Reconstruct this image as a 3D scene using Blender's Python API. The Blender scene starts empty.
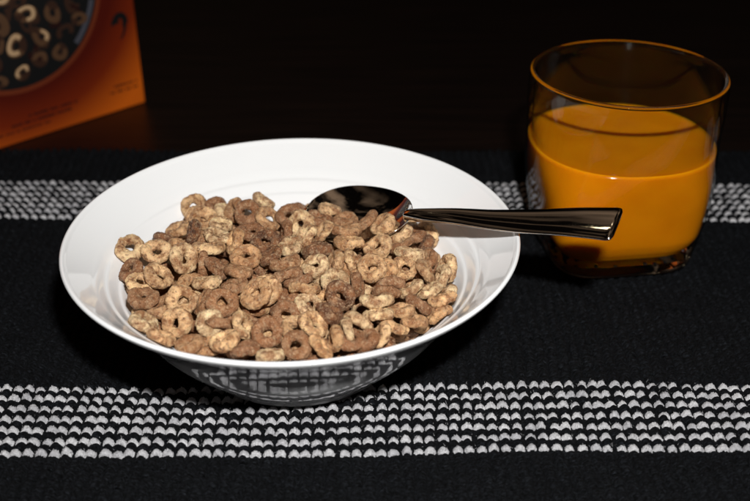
import bpy, bmesh, math, random
import numpy as np
from mathutils import Vector, Matrix, Quaternion, noise

# ------------------------------------------------------------------ camera, world, lamps
S = 0.01                                    # everything below is written in centimetres
sc = bpy.context.scene
COL = sc.collection
cam_d = bpy.data.cameras.new('camera')
cam = bpy.data.objects.new('camera', cam_d)
COL.objects.link(cam)
cam.location = (0, -0.397, 0.281)
cam.rotation_euler = (math.radians(60), 0, 0)
cam_d.sensor_width = 36
cam_d.lens = 36 * 1041 / 750
cam_d.clip_start = 0.02
cam_d.clip_end = 50
cam_d.dof.use_dof = True
cam_d.dof.focus_distance = 0.452
cam_d.dof.aperture_fstop = 8.5
sc.camera = cam

w = bpy.data.worlds.new('World')
sc.world = w
w.use_nodes = True
nt = w.node_tree
bg = nt.nodes['Background']
tc = nt.nodes.new('ShaderNodeTexCoord')
nz = nt.nodes.new('ShaderNodeTexNoise')
nz.inputs['Scale'].default_value = 2.2
nz.inputs['Detail'].default_value = 3
rp = nt.nodes.new('ShaderNodeValToRGB')
rp.color_ramp.elements[0].position = .49
rp.color_ramp.elements[0].color = (.002, .0013, .001, 1)
rp.color_ramp.elements[1].position = .66
rp.color_ramp.elements[1].color = (.19, .125, .080, 1)
sep = nt.nodes.new('ShaderNodeSeparateXYZ')
mr = nt.nodes.new('ShaderNodeMapRange')
mr.inputs['From Min'].default_value = .38
mr.inputs['From Max'].default_value = .78
mix = nt.nodes.new('ShaderNodeMix')
mix.data_type = 'RGBA'
mix.inputs['A'].default_value = (.0009, .0006, .0005, 1)
L = nt.links.new
L(tc.outputs['Generated'], nz.inputs['Vector'])
L(nz.outputs['Fac'], rp.inputs['Fac'])
L(tc.outputs['Generated'], sep.inputs[0])
L(sep.outputs['Z'], mr.inputs['Value'])
L(mr.outputs[0], mix.inputs['Factor'])
L(rp.outputs['Color'], mix.inputs['B'])
L(mix.outputs['Result'], bg.inputs['Color'])
bg.inputs['Strength'].default_value = 1.0


def area(name, loc, target, sx, sy, power, color):
    l = bpy.data.lights.new(name, 'AREA')
    l.shape = 'RECTANGLE'
    l.size, l.size_y = sx, sy
    l.energy = power
    l.color = color
    o = bpy.data.objects.new(name, l)
    COL.objects.link(o)
    o.location = loc
    o.rotation_euler = (Vector(target) - Vector(loc)).to_track_quat('-Z', 'Y').to_euler()
    return o


area('camera_flash', (.038, -.385, .395), (0, .02, .03), .028, .015, 3.75, (1, .995, .985))
# two small warm lamps added out of view to put glints in the steel
area('glint_lamp', (-.42, .50, 1.27), (0, 0, 0), .12, .06, .12, (1, .80, .5))
area('glint_lamp', (-.20, .58, 1.26), (0, 0, 0), .07, .05, .07, (1, .80, .5))

sc.view_settings.view_transform = 'Standard'
sc.view_settings.look = 'None'
sc.view_settings.exposure = 0
sc.view_settings.gamma = 1
sc.cycles.max_bounces = 14
sc.cycles.transparent_max_bounces = 16
sc.cycles.sample_clamp_indirect = 4

# ------------------------------------------------------------------ helpers


def tag(o, label=None, cat=None, group=None, kind=None):
    if label: o['label'] = label
    if cat: o['category'] = cat
    if group: o['group'] = group
    if kind: o['kind'] = kind
    return o


def empty(name, loc=(0, 0, 0), rz=0):
    o = bpy.data.objects.new(name, None)
    o.empty_display_size = .01
    COL.objects.link(o)
    o.location = [c * S for c in loc]
    o.rotation_euler = (0, 0, rz)
    return o


def mesh_obj(name, verts, faces, mats, parent=None, smooth=True, midx=None):
    me = bpy.data.meshes.new(name)
    me.from_pydata([tuple(c * S for c in v) for v in verts], [], faces)
    for m in (mats if isinstance(mats, (list, tuple)) else [mats]):
        me.materials.append(m)
    if smooth:
        me.polygons.foreach_set('use_smooth', [True] * len(me.polygons))
    if midx is not None:
        me.polygons.foreach_set('material_index', midx)
    me.update()
    o = bpy.data.objects.new(name, me)
    COL.objects.link(o)
    if parent: o.parent = parent
    return o


def grid_mesh(name, V, mats, parent=None):
    """V: array (patch, i, j, 3) in cm; one mesh of many quad patches."""
    n, a, b, _ = V.shape
    me = bpy.data.meshes.new(name)
    me.vertices.add(n * a * b)
    me.vertices.foreach_set('co', (V.reshape(-1) * S).astype(np.float32))
    ii, jj = np.meshgrid(np.arange(a - 1), np.arange(b - 1), indexing='ij')
    q = np.stack([ii * b + jj, (ii + 1) * b + jj, (ii + 1) * b + jj + 1, ii * b + jj + 1], -1).reshape(-1, 4)
    Q = (q[None] + (np.arange(n) * a * b)[:, None, None]).reshape(-1)
    nf = len(Q) // 4
    me.loops.add(len(Q))
    me.loops.foreach_set('vertex_index', Q.astype(np.int32))
    me.polygons.add(nf)
    me.polygons.foreach_set('loop_start', (np.arange(nf) * 4).astype(np.int32))
    me.polygons.foreach_set('use_smooth', np.ones(nf, bool))
    me.update(calc_edges=True)
    for m in (mats if isinstance(mats, (list, tuple)) else [mats]):
        me.materials.append(m)
    o = bpy.data.objects.new(name, me)
    COL.objects.link(o)
    if parent: o.parent = parent
    return o


def mat(name, color=(.5, .5, .5), rough=.5, metal=0, **kw):
    m = bpy.data.materials.new(name)
    m.use_nodes = True
    p = m.node_tree.nodes['Principled BSDF']
    p.inputs['Base Color'].default_value = (*color, 1)
    p.inputs['Roughness'].default_value = rough
    p.inputs['Metallic'].default_value = metal
    for k, v in kw.items():
        p.inputs[k.replace('_', ' ')].default_value = v
    return m, m.node_tree, p


def node(nt, t, **kw):
    n = nt.nodes.new(t)
    for k, v in kw.items():
        if k in n.inputs: n.inputs[k].default_value = v
        else: setattr(n, k, v)
    return n


def bump(nt, p, fac, strength, dist, prev=None):
    b = nt.nodes.new('ShaderNodeBump')
    b.inputs['Strength'].default_value = strength
    b.inputs['Distance'].default_value = dist
    nt.links.new(fac, b.inputs['Height'])
    if prev: nt.links.new(prev.outputs[0], b.inputs['Normal'])
    nt.links.new(b.outputs[0], p.inputs['Normal'])
    return b


def ramp(nt, fac, stops):
    r = nt.nodes.new('ShaderNodeValToRGB')
    e = r.color_ramp.elements
    while len(e) < len(stops): e.new(.5)
    for i, (p, c) in enumerate(stops):
        e[i].position = p
        e[i].color = (*c, 1) if len(c) == 3 else c
    nt.links.new(fac, r.inputs['Fac'])
    return r


def mixc(nt, fac, a, b, mode='MIX'):
    m = nt.nodes.new('ShaderNodeMix')
    m.data_type = 'RGBA'
    m.blend_type = mode
    for k, v in (('Factor', fac), ('A', a), ('B', b)):
        if hasattr(v, 'is_output'): nt.links.new(v, m.inputs[k])
        elif k == 'Factor': m.inputs[k].default_value = v
        else: m.inputs[k].default_value = (*v, 1)
    return m.outputs['Result']


def loft(rings, close_start=False, close_end=False):
    """rings: list of equal-length vertex loops -> verts, faces."""
    n = len(rings[0])
    V = [v for r in rings for v in r]
    F = []
    for k in range(len(rings) - 1):
        for i in range(n):
            j = (i + 1) % n
            F.append((k * n + i, k * n + j, (k + 1) * n + j, (k + 1) * n + i))
    if close_start: F.append(tuple(reversed(range(n))))
    if close_end: F.append(tuple((len(rings) - 1) * n + i for i in range(n)))
    return V, F


def smooth_profile(pts, per=6):
    """Catmull-Rom through profile points."""
    out = []
    P = [pts[0]] + list(pts) + [pts[-1]]
    for i in range(1, len(P) - 2):
        a, b, c, d = P[i - 1:i + 3]
        for k in range(per):
            t = k / per
            out.append(tuple(.5 * (2 * b[q] + (c[q] - a[q]) * t + (2 * a[q] - 5 * b[q] + 4 * c[q] - d[q]) * t * t
                                   + (3 * b[q] - a[q] - 3 * c[q] + d[q]) * t ** 3) for q in range(len(b))))
    out.append(pts[-1])
    return out


rng = np.random.default_rng(11)

# ------------------------------------------------------------------ materials
M = {}

# dark polished wood of the table
m, nt, p = mat('dark_table_wood', (.012, .007, .005), .38)
p.inputs['Specular IOR Level'].default_value = .3
tcn = node(nt, 'ShaderNodeTexCoord')
mp = node(nt, 'ShaderNodeMapping')
mp.inputs['Scale'].default_value = (3, 60, 3)
nt.links.new(tcn.outputs['Object'], mp.inputs[0])
n1 = node(nt, 'ShaderNodeTexNoise', Scale=3.0, Detail=8.0)
nt.links.new(mp.outputs[0], n1.inputs['Vector'])
r = ramp(nt, n1.outputs['Fac'], [(.3, (.003, .0018, .0015)), (.7, (.011, .0055, .004))])
nt.links.new(r.outputs[0], p.inputs['Base Color'])
bump(nt, p, n1.outputs['Fac'], .15, .0004)
M['table'] = m


def yarn(name, c0, c1, rough, bs, sheen):
    m, nt, p = mat(name, c0, rough)
    p.inputs['Sheen Weight'].default_value = sheen
    p.inputs['Sheen Roughness'].default_value = .4
    p.inputs['Specular IOR Level'].default_value = .12
    tcn = node(nt, 'ShaderNodeTexCoord')
    mp = node(nt, 'ShaderNodeMapping')
    mp.inputs['Rotation'].default_value = (0, .3, .55)
    mp.inputs['Scale'].default_value = (1, 4.0, 1)
    nt.links.new(tcn.outputs['Object'], mp.inputs[0])
    n1 = node(nt, 'ShaderNodeTexNoise', Scale=620.0, Detail=5.0, Roughness=.75)
    nt.links.new(mp.outputs[0], n1.inputs['Vector'])
    n2 = node(nt, 'ShaderNodeTexNoise', Scale=70.0, Detail=2.0)
    nt.links.new(tcn.outputs['Object'], n2.inputs['Vector'])
    r = ramp(nt, n1.outputs['Fac'], [(.36, c0), (.62, c1)] if c0[0] > .1 else [(.46, c0), (.74, c1)])
    r2 = ramp(nt, n2.outputs['Fac'], [(.35, (.72, .72, .74)), (.65, (1, 1, 1))])
    nt.links.new(mixc(nt, 1.0, r.outputs[0], r2.outputs[0], 'MULTIPLY'), p.inputs['Base Color'])
    bump(nt, p, n1.outputs['Fac'], bs, .0012)
    return m


M['white_yarn'] = yarn('white_cotton_yarn', (.62, .61, .62), (.97, .96, .97), .85, 1.0, .15)
M['black_yarn'] = yarn('black_cotton_yarn', (.0006, .0007, .0008), (.032, .036, .044), .9, 1.0, 0)

# porcelain
m, nt, p = mat('white_glazed_porcelain', (.87, .875, .87), .05)
p.inputs['Coat Weight'].default_value = .2
p.inputs['Coat Roughness'].default_value = .05
tcn = node(nt, 'ShaderNodeTexCoord')
n1 = node(nt, 'ShaderNodeTexNoise', Scale=28.0, Detail=2.0)
nt.links.new(tcn.outputs['Object'], n1.inputs['Vector'])
bump(nt, p, n1.outputs['Fac'], .05, .0012)
M['porcelain'] = m

# polished steel
m, nt, p = mat('polished_steel', (.80, .79, .77), .055, 1)
tcn = node(nt, 'ShaderNodeTexCoord')
n1 = node(nt, 'ShaderNodeTexNoise', Scale=900.0, Detail=4.0)
n2 = node(nt, 'ShaderNodeTexNoise', Scale=60.0, Detail=3.0)
for n_ in (n1, n2): nt.links.new(tcn.outputs['Object'], n_.inputs['Vector'])
r = ramp(nt, n1.outputs['Fac'], [(.4, (.04,) * 3), (.7, (.10,) * 3)])
nt.links.new(r.outputs[0], p.inputs['Roughness'])
bump(nt, p, n2.outputs['Fac'], .04, .0008)
M['steel'] = m

# solid clear glass (rim and thick base)
m, nt, p = mat('solid_clear_glass', (.97, .985, .975), 0)
p.inputs['Transmission Weight'].default_value = 1
p.inputs['Roughness'].default_value = .02
p.inputs['IOR'].default_value = 1.5
M['glass'] = m
m, nt, p = mat('grey_tinted_rim_glass', (.62, .60, .55), 0)
p.inputs['Transmission Weight'].default_value = 1
p.inputs['IOR'].default_value = 1.5
M['rim_glass'] = m
# thin clear wall of the tumbler: clear with mirror reflections by Fresnel
m = bpy.data.materials.new('thin_clear_glass')
m.use_nodes = True
nt = m.node_tree
nt.nodes.remove(nt.nodes['Principled BSDF'])
tr = node(nt, 'ShaderNodeBsdfTransparent')
lw = node(nt, 'ShaderNodeLayerWeight', Blend=.5)   # seen edge-on, the light crosses more glass
tint = ramp(nt, lw.outputs['Facing'], [(.55, (.955, .965, .955)), (.80, (.80, .80, .76)), (.97, (.16, .15, .13))])
nt.links.new(tint.outputs[0], tr.inputs[0])
gl = node(nt, 'ShaderNodeBsdfGlossy', Roughness=.0)
fr = node(nt, 'ShaderNodeFresnel', IOR=1.38)
geo = node(nt, 'ShaderNodeNewGeometry')
im = node(nt, 'ShaderNodeMapRange')            # same Fresnel curve on both faces of each wall
im.inputs['To Min'].default_value = 1.38
im.inputs['To Max'].default_value = 1 / 1.38
nt.links.new(geo.outputs['Backfacing'], im.inputs['Value'])
nt.links.new(im.outputs[0], fr.inputs['IOR'])
mx = node(nt, 'ShaderNodeMixShader')
nt.links.new(fr.outputs[0], mx.inputs[0])
nt.links.new(tr.outputs[0], mx.inputs[1])
nt.links.new(gl.outputs[0], mx.inputs[2])
nt.links.new(mx.outputs[0], nt.nodes['Material Output'].inputs[0])
M['thin_glass'] = m

# orange juice
m, nt, p = mat('orange_juice', (.60, .205, .003), .12)
p.inputs['Subsurface Weight'].default_value = .8
p.inputs['Subsurface Radius'].default_value = (1.0, .40, .10)
p.inputs['Subsurface Scale'].default_value = .009
p.inputs['IOR'].default_value = 1.34
tcn = node(nt, 'ShaderNodeTexCoord')
n1 = node(nt, 'ShaderNodeTexNoise', Scale=45.0, Detail=4.0)
nt.links.new(tcn.outputs['Object'], n1.inputs['Vector'])
r = ramp(nt, n1.outputs['Fac'], [(.3, (.62, .19, .001)), (.7, (.71, .235, .002))])
nt.links.new(r.outputs[0], p.inputs['Base Color'])
M['juice'] = m

# toasted cereal: the tone of each ring comes from its object colour
m, nt, p = mat('toasted_cereal', (.4, .25, .12), .72)
p.inputs['Specular IOR Level'].default_value = .35
oi = node(nt, 'ShaderNodeObjectInfo')
tcn = node(nt, 'ShaderNodeTexCoord')
vm = node(nt, 'ShaderNodeVectorMath', operation='MULTIPLY_ADD')
nt.links.new(oi.outputs['Random'], vm.inputs[0])
vm.inputs[1].default_value = (7, 13, 5)
nt.links.new(tcn.outputs['Object'], vm.inputs[2])
vec = vm.outputs[0]


def nn(scale, detail=4, rough=.6):
    n = node(nt, 'ShaderNodeTexNoise', Scale=float(scale), Detail=float(detail), Roughness=rough)
    nt.links.new(vec, n.inputs['Vector'])
    return n.outputs['Fac']


big, mid, fine, patch = nn(170, 3), nn(520, 5, .7), nn(1700, 4, .75), nn(260, 4, .65)
# toasted and paler patches
r_big = ramp(nt, big, [(.32, (1.40, 1.38, 1.34)), (.5, (1.0, .95, .9)), (.66, (.55, .43, .35))])
c = mixc(nt, 1.0, oi.outputs['Color'], r_big.outputs[0], 'MULTIPLY')
# cinnamon and cocoa coating in soft blotches
r_pa = ramp(nt, patch, [(.44, (0, 0, 0)), (.60, (.85,) * 3)])
c = mixc(nt, r_pa.outputs[0], c, (.36, .145, .055))
r_mid = ramp(nt, mid, [(.55, (0, 0, 0)), (.66, (.8,) * 3)])
c = mixc(nt, r_mid.outputs[0], c, (.12, .045, .020))
# bare, paler crust showing through the coating
pale = nn(330, 5, .7)
r_pl = ramp(nt, pale, [(.55, (0, 0, 0)), (.68, (.55,) * 3)])
c = mixc(nt, r_pl.outputs[0], c, (.70, .46, .26))
# pale sugar powder
r_fine = ramp(nt, fine, [(.55, (0, 0, 0)), (.68, (.7, .7, .7))])
c = mixc(nt, r_fine.outputs[0], c, (.90, .66, .42))
nt.links.new(c, p.inputs['Base Color'])
r_ro = ramp(nt, big, [(.35, (.75,) * 3), (.65, (.34,) * 3)])
nt.links.new(r_ro.outputs[0], p.inputs['Roughness'])
vo = node(nt, 'ShaderNodeTexVoronoi', Scale=1150.0)
nt.links.new(vec, vo.inputs['Vector'])
r_vo = ramp(nt, vo.outputs['Color'], [(.70, (0, 0, 0)), (.86, (.35,) * 3)])
c = mixc(nt, r_vo.outputs[0], c, (.84, .60, .36))
nt.links.new(c, p.inputs['Base Color'])
b0 = bump(nt, p, vo.outputs['Distance'], .45, -.0005)
b1 = bump(nt, p, mid, .9, .0015, b0)
b2 = bump(nt, p, fine, .9, .0008, b1)
p.inputs['Subsurface Weight'].default_value = .12
p.inputs['Subsurface Radius'].default_value = (1, .5, .2)
p.inputs['Subsurface Scale'].default_value = .0012
M['cereal'] = m

# cereal box print
m, nt, p = mat('orange_printed_card', (.5, .1, .01), .6)
p.inputs['Specular IOR Level'].default_value = .2
tcn = node(nt, 'ShaderNodeTexCoord')
sp = node(nt, 'ShaderNodeSeparateXYZ')
nt.links.new(tcn.outputs['Object'], sp.inputs[0])


def mth(op, a, b=None):
    n = nt.nodes.new('ShaderNodeMath')
    n.operation = op
    for i, v in enumerate((a, b)):
        if v is None: continue
        if hasattr(v, 'is_output'): nt.links.new(v, n.inputs[i])
        else: n.inputs[i].default_value = v
    return n.outputs[0]


# orange of the card, darker and redder towards the middle of the front
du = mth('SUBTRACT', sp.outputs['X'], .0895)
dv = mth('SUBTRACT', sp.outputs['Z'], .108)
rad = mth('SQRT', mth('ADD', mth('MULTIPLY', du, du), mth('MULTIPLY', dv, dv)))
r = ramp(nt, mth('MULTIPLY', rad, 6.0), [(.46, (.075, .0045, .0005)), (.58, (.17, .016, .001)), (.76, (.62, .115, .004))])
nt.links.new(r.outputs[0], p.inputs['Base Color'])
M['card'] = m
M['print_dark'] = mat('printed_dark_ink', (.003, .003, .003), .5)[0]
M['print_cream'] = mat('printed_cream_ink', (.50, .32, .17), .5)[0]
M['print_tan'] = mat('printed_tan_ink', (.09, .042, .018), .5)[0]
M['print_grey'] = mat('printed_grey_ink', (.06, .06, .075), .5)[0]
M['print_rim'] = mat('printed_orange_ink', (.14, .022, .004), .5)[0]
M['print_brown'] = mat('printed_brown_ink', (.035, .013, .006), .5)[0]
M['print_red'] = mat('printed_maroon_ink', (.018, .003, .002), .45)[0]

# ------------------------------------------------------------------ setting: the table
V = [(-160, -90, -.32), (160, -90, -.32), (160, 170, -.32), (-160, 170, -.32),
     (-160, -90, -3.5), (160, -90, -3.5), (160, 170, -3.5), (-160, 170, -3.5)]
F = [(0, 1, 2, 3), (4, 7, 6, 5), (0, 4, 5, 1), (1, 5, 6, 2), (2, 6, 7, 3), (3, 7, 4, 0)]
tag(mesh_obj('table', V, F, M['table'], smooth=False), kind='structure')

# ------------------------------------------------------------------ woven placemat
PX, PY = .515, .335                           # rib and weft spacing
mat_root = tag(empty('placemat'), 'black ribbed cotton placemat with two bands of white woven dashes under the bowl and glass', 'placemat')
X0, X1 = -36.2, 36.2
Y0, Y1 = -18.0, 22.2                          # cm, y = 0 under the bowl's centre
FRONT = [-7.18 + .69 * k for k in range(7)]    # rows of white weft, near band
BACK = [12.95 + .69 * k for k in range(7)]      # rows of white weft, far band


def drift(x, y):
    """the weave's slow waver"""
    return (.16 * np.sin(x / 5.3 + .4 * np.sin(y / 7)) + .10 * np.sin(x / 11.7 + y / 9 + 1.3) + .05 * np.sin(x / 2.1 + y))


def lift(x, y):
    return .05 * np.sin(x / 6.1 + 1) * np.sin(y / 5.2 + .6)


def bumps(rows, seed, na, nb, fuzz):
    g = np.random.default_rng(seed)
    xs = np.arange(X0, X1, PX)
    cx, cy = np.meshgrid(xs, np.array(rows))
    cx, cy = cx.reshape(-1), cy.reshape(-1)
    n = len(cx)
    lean = .05 * np.sin(cy * 1.3 + cx / 5.0) + .10 * np.sin(cy / 4.1 + cx / 10.0)
    jx, jy = g.normal(0, .036, n), g.normal(0, .028, n)
    hh, ww = g.normal(1, .12, n), g.normal(1, .07, n)
    u = np.linspace(-.53, .53, na)[None, :, None]
    v = np.linspace(-.25, math.pi + .25, nb)[None, None, :]
    X = (cx + jx + lean)[:, None, None] + u * PX * (.90 if fuzz > .01 else 1.0) * ww[:, None, None] * (1 + 0 * v)
    arch = np.cos(np.clip(u * 1.0 / .53, -1, 1) * math.pi / 2) ** .8
    zc = -.33 + .25 * arch * hh[:, None, None] + 0 * v
    rr = (.140 if fuzz > .01 else .168) * (.30 + .70 * arch ** .35)
    Y = (cy + jy)[:, None, None] + rr * np.cos(v) * 1.12
    Z = zc + rr * np.sin(v) * .85
    if fuzz:
        k = g.normal(0, fuzz, (n, na, nb))
        k = (k + np.roll(k, 1, 2)) / 1.4
        Y += k * .6 * np.cos(v); Z += k * np.sin(v); X += g.normal(0, fuzz * .5, (n, na, nb))
    Y = Y + drift(X, Y)
    Z = Z + lift(X, Y)
    return np.stack([X, Y, Z], -1)


white = set()
rows_black = []
allw = FRONT + BACK
y = Y0
while y < Y1:
    if not any(abs(y - a) < .30 for a in allw): rows_black.append(y)
    y += PY
for band in (FRONT, BACK):                    # a black thread between each two white ones
    st = band[1] - band[0]
    rows_black += [b + st / 2 for b in band]
grid_mesh('black_weave', bumps(rows_black, 1, 7, 6, .006), M['black_yarn'], mat_root)
s1 = grid_mesh('white_stripe', bumps(FRONT, 2, 25, 14, .026), M['white_yarn'], mat_root)
s2 = grid_mesh('white_stripe', bumps(BACK, 3, 13, 9, .016), M['white_yarn'], mat_root)
s1['label'] = 'band of seven white dashed rows in front of the bowl'
s2['label'] = 'band of seven white dashed rows behind the bowl and glass'
# stray fibres standing off the white yarn
g = np.random.default_rng(9)
nf = 5200
fx = g.uniform(X0, X1, nf)
fy = np.array(FRONT + BACK)[g.integers(0, 14, nf)] + g.uniform(-.14, .14, nf)
fl = g.uniform(.06, .17, nf)
fa, fb = g.uniform(0, 2 * math.pi, nf), g.uniform(-.2, 1.0, nf)
cv_ = g.normal(0, .9, nf)
tt = np.linspace(0, 1, 4)[None, :]
ang = fa[:, None] + cv_[:, None] * tt
FX = fx[:, None] + np.cumsum(np.cos(ang) * fl[:, None] / 4, 1)
FY = fy[:, None] + np.cumsum(np.sin(ang) * fl[:, None] / 4, 1)
FZ = -.10 + fb[:, None] * fl[:, None] * tt * .8 + lift(fx, fy)[:, None] + .10 * np.abs(np.cos((fx - X0) * math.pi / PX))[:, None]
wd_ = .0045 * (1 - .6 * tt)
A_ = np.stack([FX - wd_ * np.sin(ang), FY + wd_ * np.cos(ang) + drift(FX, FY), FZ], -1)
B_ = np.stack([FX + wd_ * np.sin(ang), FY - wd_ * np.cos(ang) + drift(FX, FY), FZ + .002], -1)
fib = grid_mesh('loose_fibres', np.stack([A_, B_], 2), M['white_yarn'], mat_root)
fib['kind'] = 'stuff'
# the flat backing of the cloth
V = []
F = []
for zz in (-.305, -.20):
    V += [(X0, Y0, zz), (X1, Y0, zz), (X1, Y1, zz), (X0, Y1, zz)]
F = [(3, 2, 1, 0), (4, 5, 6, 7), (0, 1, 5, 4), (1, 2, 6, 5), (2, 3, 7, 6), (3, 0, 4, 7)]
mesh_obj('backing', V, F, M['black_yarn'], mat_root, smooth=False)

# ------------------------------------------------------------------ bowl
BX, BY = -3.59, .13
inner = smooth_profile([(0, 1.0), (3.5, 1.15), (4.9, 1.7), (5.9, 2.4), (6.8, 3.25), (7.6, 4.1), (8.6, 5.05), (9.62, 6.0)], 16)
rib = []
for (r_, z_) in inner:
    t = (r_ - 5.55) / .53
    if 0 < t < 6:
        f = t - math.floor(t)
        amp = .065 * min(1, t, (6 - t))
        # a step: rises slowly, drops fast
        s_ = f / .78 if f < .78 else (1 - f) / .22
        s_ = s_ * s_ * (3 - 2 * s_)
        z_ += amp * (s_ - .5)
    rib.append((r_, z_))
outer = smooth_profile([(9.67, 6.09), (9.76, 6.16), (9.85, 6.13), (9.87, 6.02), (9.66, 5.74), (8.9, 5.02), (7.95, 3.98), (7.3, 3.1), (6.7, 2.25), (5.95, 1.42), (5.2, .72), (4.8, .32)], 6)
foot = [(4.62, .16), (4.6, .04), (4.52, 0), (4.36, 0), (4.28, .04), (4.2, .2), (4.0, .32), (0, .34)]
prof = rib + outer + foot
N = 256
rings_ = []
for (r_, z_) in prof:
    r_ = max(r_, .001)
    rings_.append([(r_ * math.cos(2 * math.pi * i / N) * (1 + .0025 * math.sin(2 * 2 * math.pi * i / N)),
                    r_ * math.sin(2 * math.pi * i / N), z_) for i in range(N)])
V, F = loft(rings_)
bowl = mesh_obj('bowl', V, [tuple(reversed(f)) for f in F], M['porcelain'])
bowl.location = (BX * S, BY * S, 0)
tag(bowl, 'wide white glazed porcelain bowl with fine concentric ribs inside, full of cereal rings', 'bowl')

# ------------------------------------------------------------------ glass and juice
GX, GY = 12.6, 9.45
GROT = math.radians(8)


def squircle(r_, z_, a):
    k = max(0, min(1, (7.4 - z_) / 5.8))
    k = k * k * (3 - 2 * k)
    n = 2 + 2.2 * k
    c_, s_ = abs(math.cos(a)), abs(math.sin(a))
    q = (c_ ** n + s_ ** n) ** (-1 / n)
    q = 1 + (q - 1) * 1.0 - .065 * k
    return (r_ * q * math.cos(a + GROT), r_ * q * math.sin(a + GROT), z_)


g_out = smooth_profile([(3.0, .0), (3.5, .06), (3.85, .35), (4.05, .9), (4.20, 1.7), (4.46, 3.2), (4.66, 4.9), (4.83, 6.8), (4.90, 8.2), (4.90, 9.4)], 6)
g_rim = smooth_profile([(4.90, 9.4), (4.85, 9.85), (4.80, 9.97), (4.73, 10.02), (4.64, 9.97), (4.59, 9.85), (4.60, 9.4)], 5)[1:-1]
g_in = smooth_profile([(4.60, 9.4), (4.60, 8.2), (4.53, 6.8), (4.37, 4.9), (4.16, 3.2), (3.98, 2.0), (3.72, 1.35), (3.2, 1.0), (1.6, .9), (.002, .88)], 6)
prof = [(.002, .12), (1.8, .10), (2.6, .02)] + g_out + g_rim + g_in
N = 120
rings_ = [[squircle(r_, z_, 2 * math.pi * i / N) for i in range(N)] for (r_, z_) in prof]
V, F = loft(rings_)
no, nr = 3 + len(g_out), len(g_rim)
midx = []
for k in range(len(prof) - 1):
    z_ = .5 * (prof[k][1] + prof[k + 1][1])
    if k < no: thin = z_ > 1.05 and z_ < 9.87
    else: thin = z_ > 1.05 and z_ < 9.87
    midx += [1 if thin else 2 if z_ > 9 else 0] * N
glass = mesh_obj('glass_tumbler', V, F, [M['glass'], M['thin_glass'], M['rim_glass']], midx=midx)
glass.location = (GX * S, GY * S, 0)
tag(glass, 'clear glass tumbler with round rim and thick squarish base, two thirds full of orange juice', 'glass')

jp = [(r_ + (.03 if z_ < 1.3 else .03 + .15 * min(1, (z_ - 1.3) / .8)), z_ - (.03 if z_ < 1.3 else 0)) for (r_, z_) in reversed(g_in) if z_ < 6.4]
jp = [(max(.002, a), b) for a, b in jp] + [(4.68, 6.42), (4.60, 6.395), (4.46, 6.38), (4.1, 6.37), (2.0, 6.37), (.002, 6.37)]
rings_ = [[squircle(r_, z_, 2 * math.pi * i / N) for i in range(N)] for (r_, z_) in jp]
V, F = loft(rings_)
juice = mesh_obj('orange_juice', V, F, M['juice'])
juice.location = glass.location
tag(juice, 'cloudy orange juice filling the lower two thirds of the clear tumbler', 'juice')

# ------------------------------------------------------------------ spoon
# points: tip, neck, rest on the rim, end of the handle (cm)
A = Vector((-3.38, 4.80, 4.72))
B = Vector((1.69, 2.30, 5.52))
sp_root = tag(empty('spoon', A), 'polished steel spoon with its bowl in the cereal and its handle across the bowl rim', 'spoon')
ax = (B - A).normalized()
ROLL = math.radians(20)


def frame_of(t_):
    s_ = Vector((-t_.y, t_.x, 0)).normalized()
    n_ = t_.cross(s_).normalized()
    return s_ * math.cos(ROLL) + n_ * math.sin(ROLL), -s_ * math.sin(ROLL) + n_ * math.cos(ROLL)


SS, NN_ = frame_of(ax)
LEN = (B - A).length
NU, NV = 44, 36
top, bot = [], []
for i in range(NU + 1):
    t = i / NU
    u_ = 2 * t - 1
    # egg outline: blunt tip, narrowing into the neck
    w_ = 1.86 * (max(0, 1 - abs(u_) ** 2.25)) ** .5 * (1 + .06 * (-u_))
    w_ = max(w_, .02 + (.33 if t > .5 else 0) * (t > .9) * min(1, (t - .9) * 10))
    rt, rb = [], []
    for j in range(NV + 1):
        q = 2 * j / NV - 1
        q = math.sin(q * math.pi / 2)
        dep = -.78 * (1 - abs(q) ** 2.2) * (1 - abs(u_) ** 2.4)
        lift_ = .22 * max(0, u_) ** 3
        P_ = ax * (LEN * t) + SS * (w_ * q) + NN_ * (dep + lift_)
        edge = .5 + .5 * (1 - max(abs(q), abs(u_)) ** 6)
        rt.append(P_ + NN_ * .05 * edge)
        rb.append(P_ - NN_ * .07 * edge)
    top.append(rt); bot.append(rb)
rings_ = [[tuple(v) for v in top[i]] + [tuple(v) for v in reversed(bot[i])] for i in range(NU + 1)]
V, F = loft(rings_, True, True)
mesh_obj('scoop', V, F, M['steel'], sp_root)
path = smooth_profile([tuple(p_) for p_ in (B - ax * .25 + NN_ * .20, B + ax * .5 + NN_ * .34, Vector((3.5, 1.35, 6.22)),
                                            Vector((5.1, .42, 6.55)), Vector((6.6, -.42, 6.92)), Vector((8.3, -1.40, 7.42)), Vector((9.86, -2.30, 7.80)))], 10)
path = [Vector(p_) for p_ in path]
K = len(path)
rings_ = []
for k, p_ in enumerate(path):
    t_ = (path[min(k + 1, K - 1)] - path[max(k - 1, 0)]).normalized()
    s_, n_ = frame_of(t_)
    f = k / (K - 1)
    hw = .29 + .10 * math.sin(min(1, f * 3) * math.pi) * 0 + .70 * (f ** 1.15)
    th = .19 + .13 * math.exp(-((f - .08) / .16) ** 2)
    if f > .965: hw *= 1 - .10 * ((f - .965) / .035) ** 2
    loop = []
    for i in range(28):
        a_ = 2 * math.pi * i / 28
        c_, q_ = math.cos(a_), math.sin(a_)
        x_ = math.copysign(abs(c_) ** .75, c_) * hw
        z_ = math.copysign(abs(q_) ** .8, q_) * th * (1 - .30 * (c_ * c_)) + (.10 * (c_ * c_) if q_ > 0 else .0) * .0
        loop.append(tuple(p_ - A + s_ * x_ + n_ * (z_ * .8 - .06 * c_ * c_)))
    rings_.append(loop)
c0 = sum((Vector(v) for v in rings_[0]), Vector()) / 28
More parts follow.
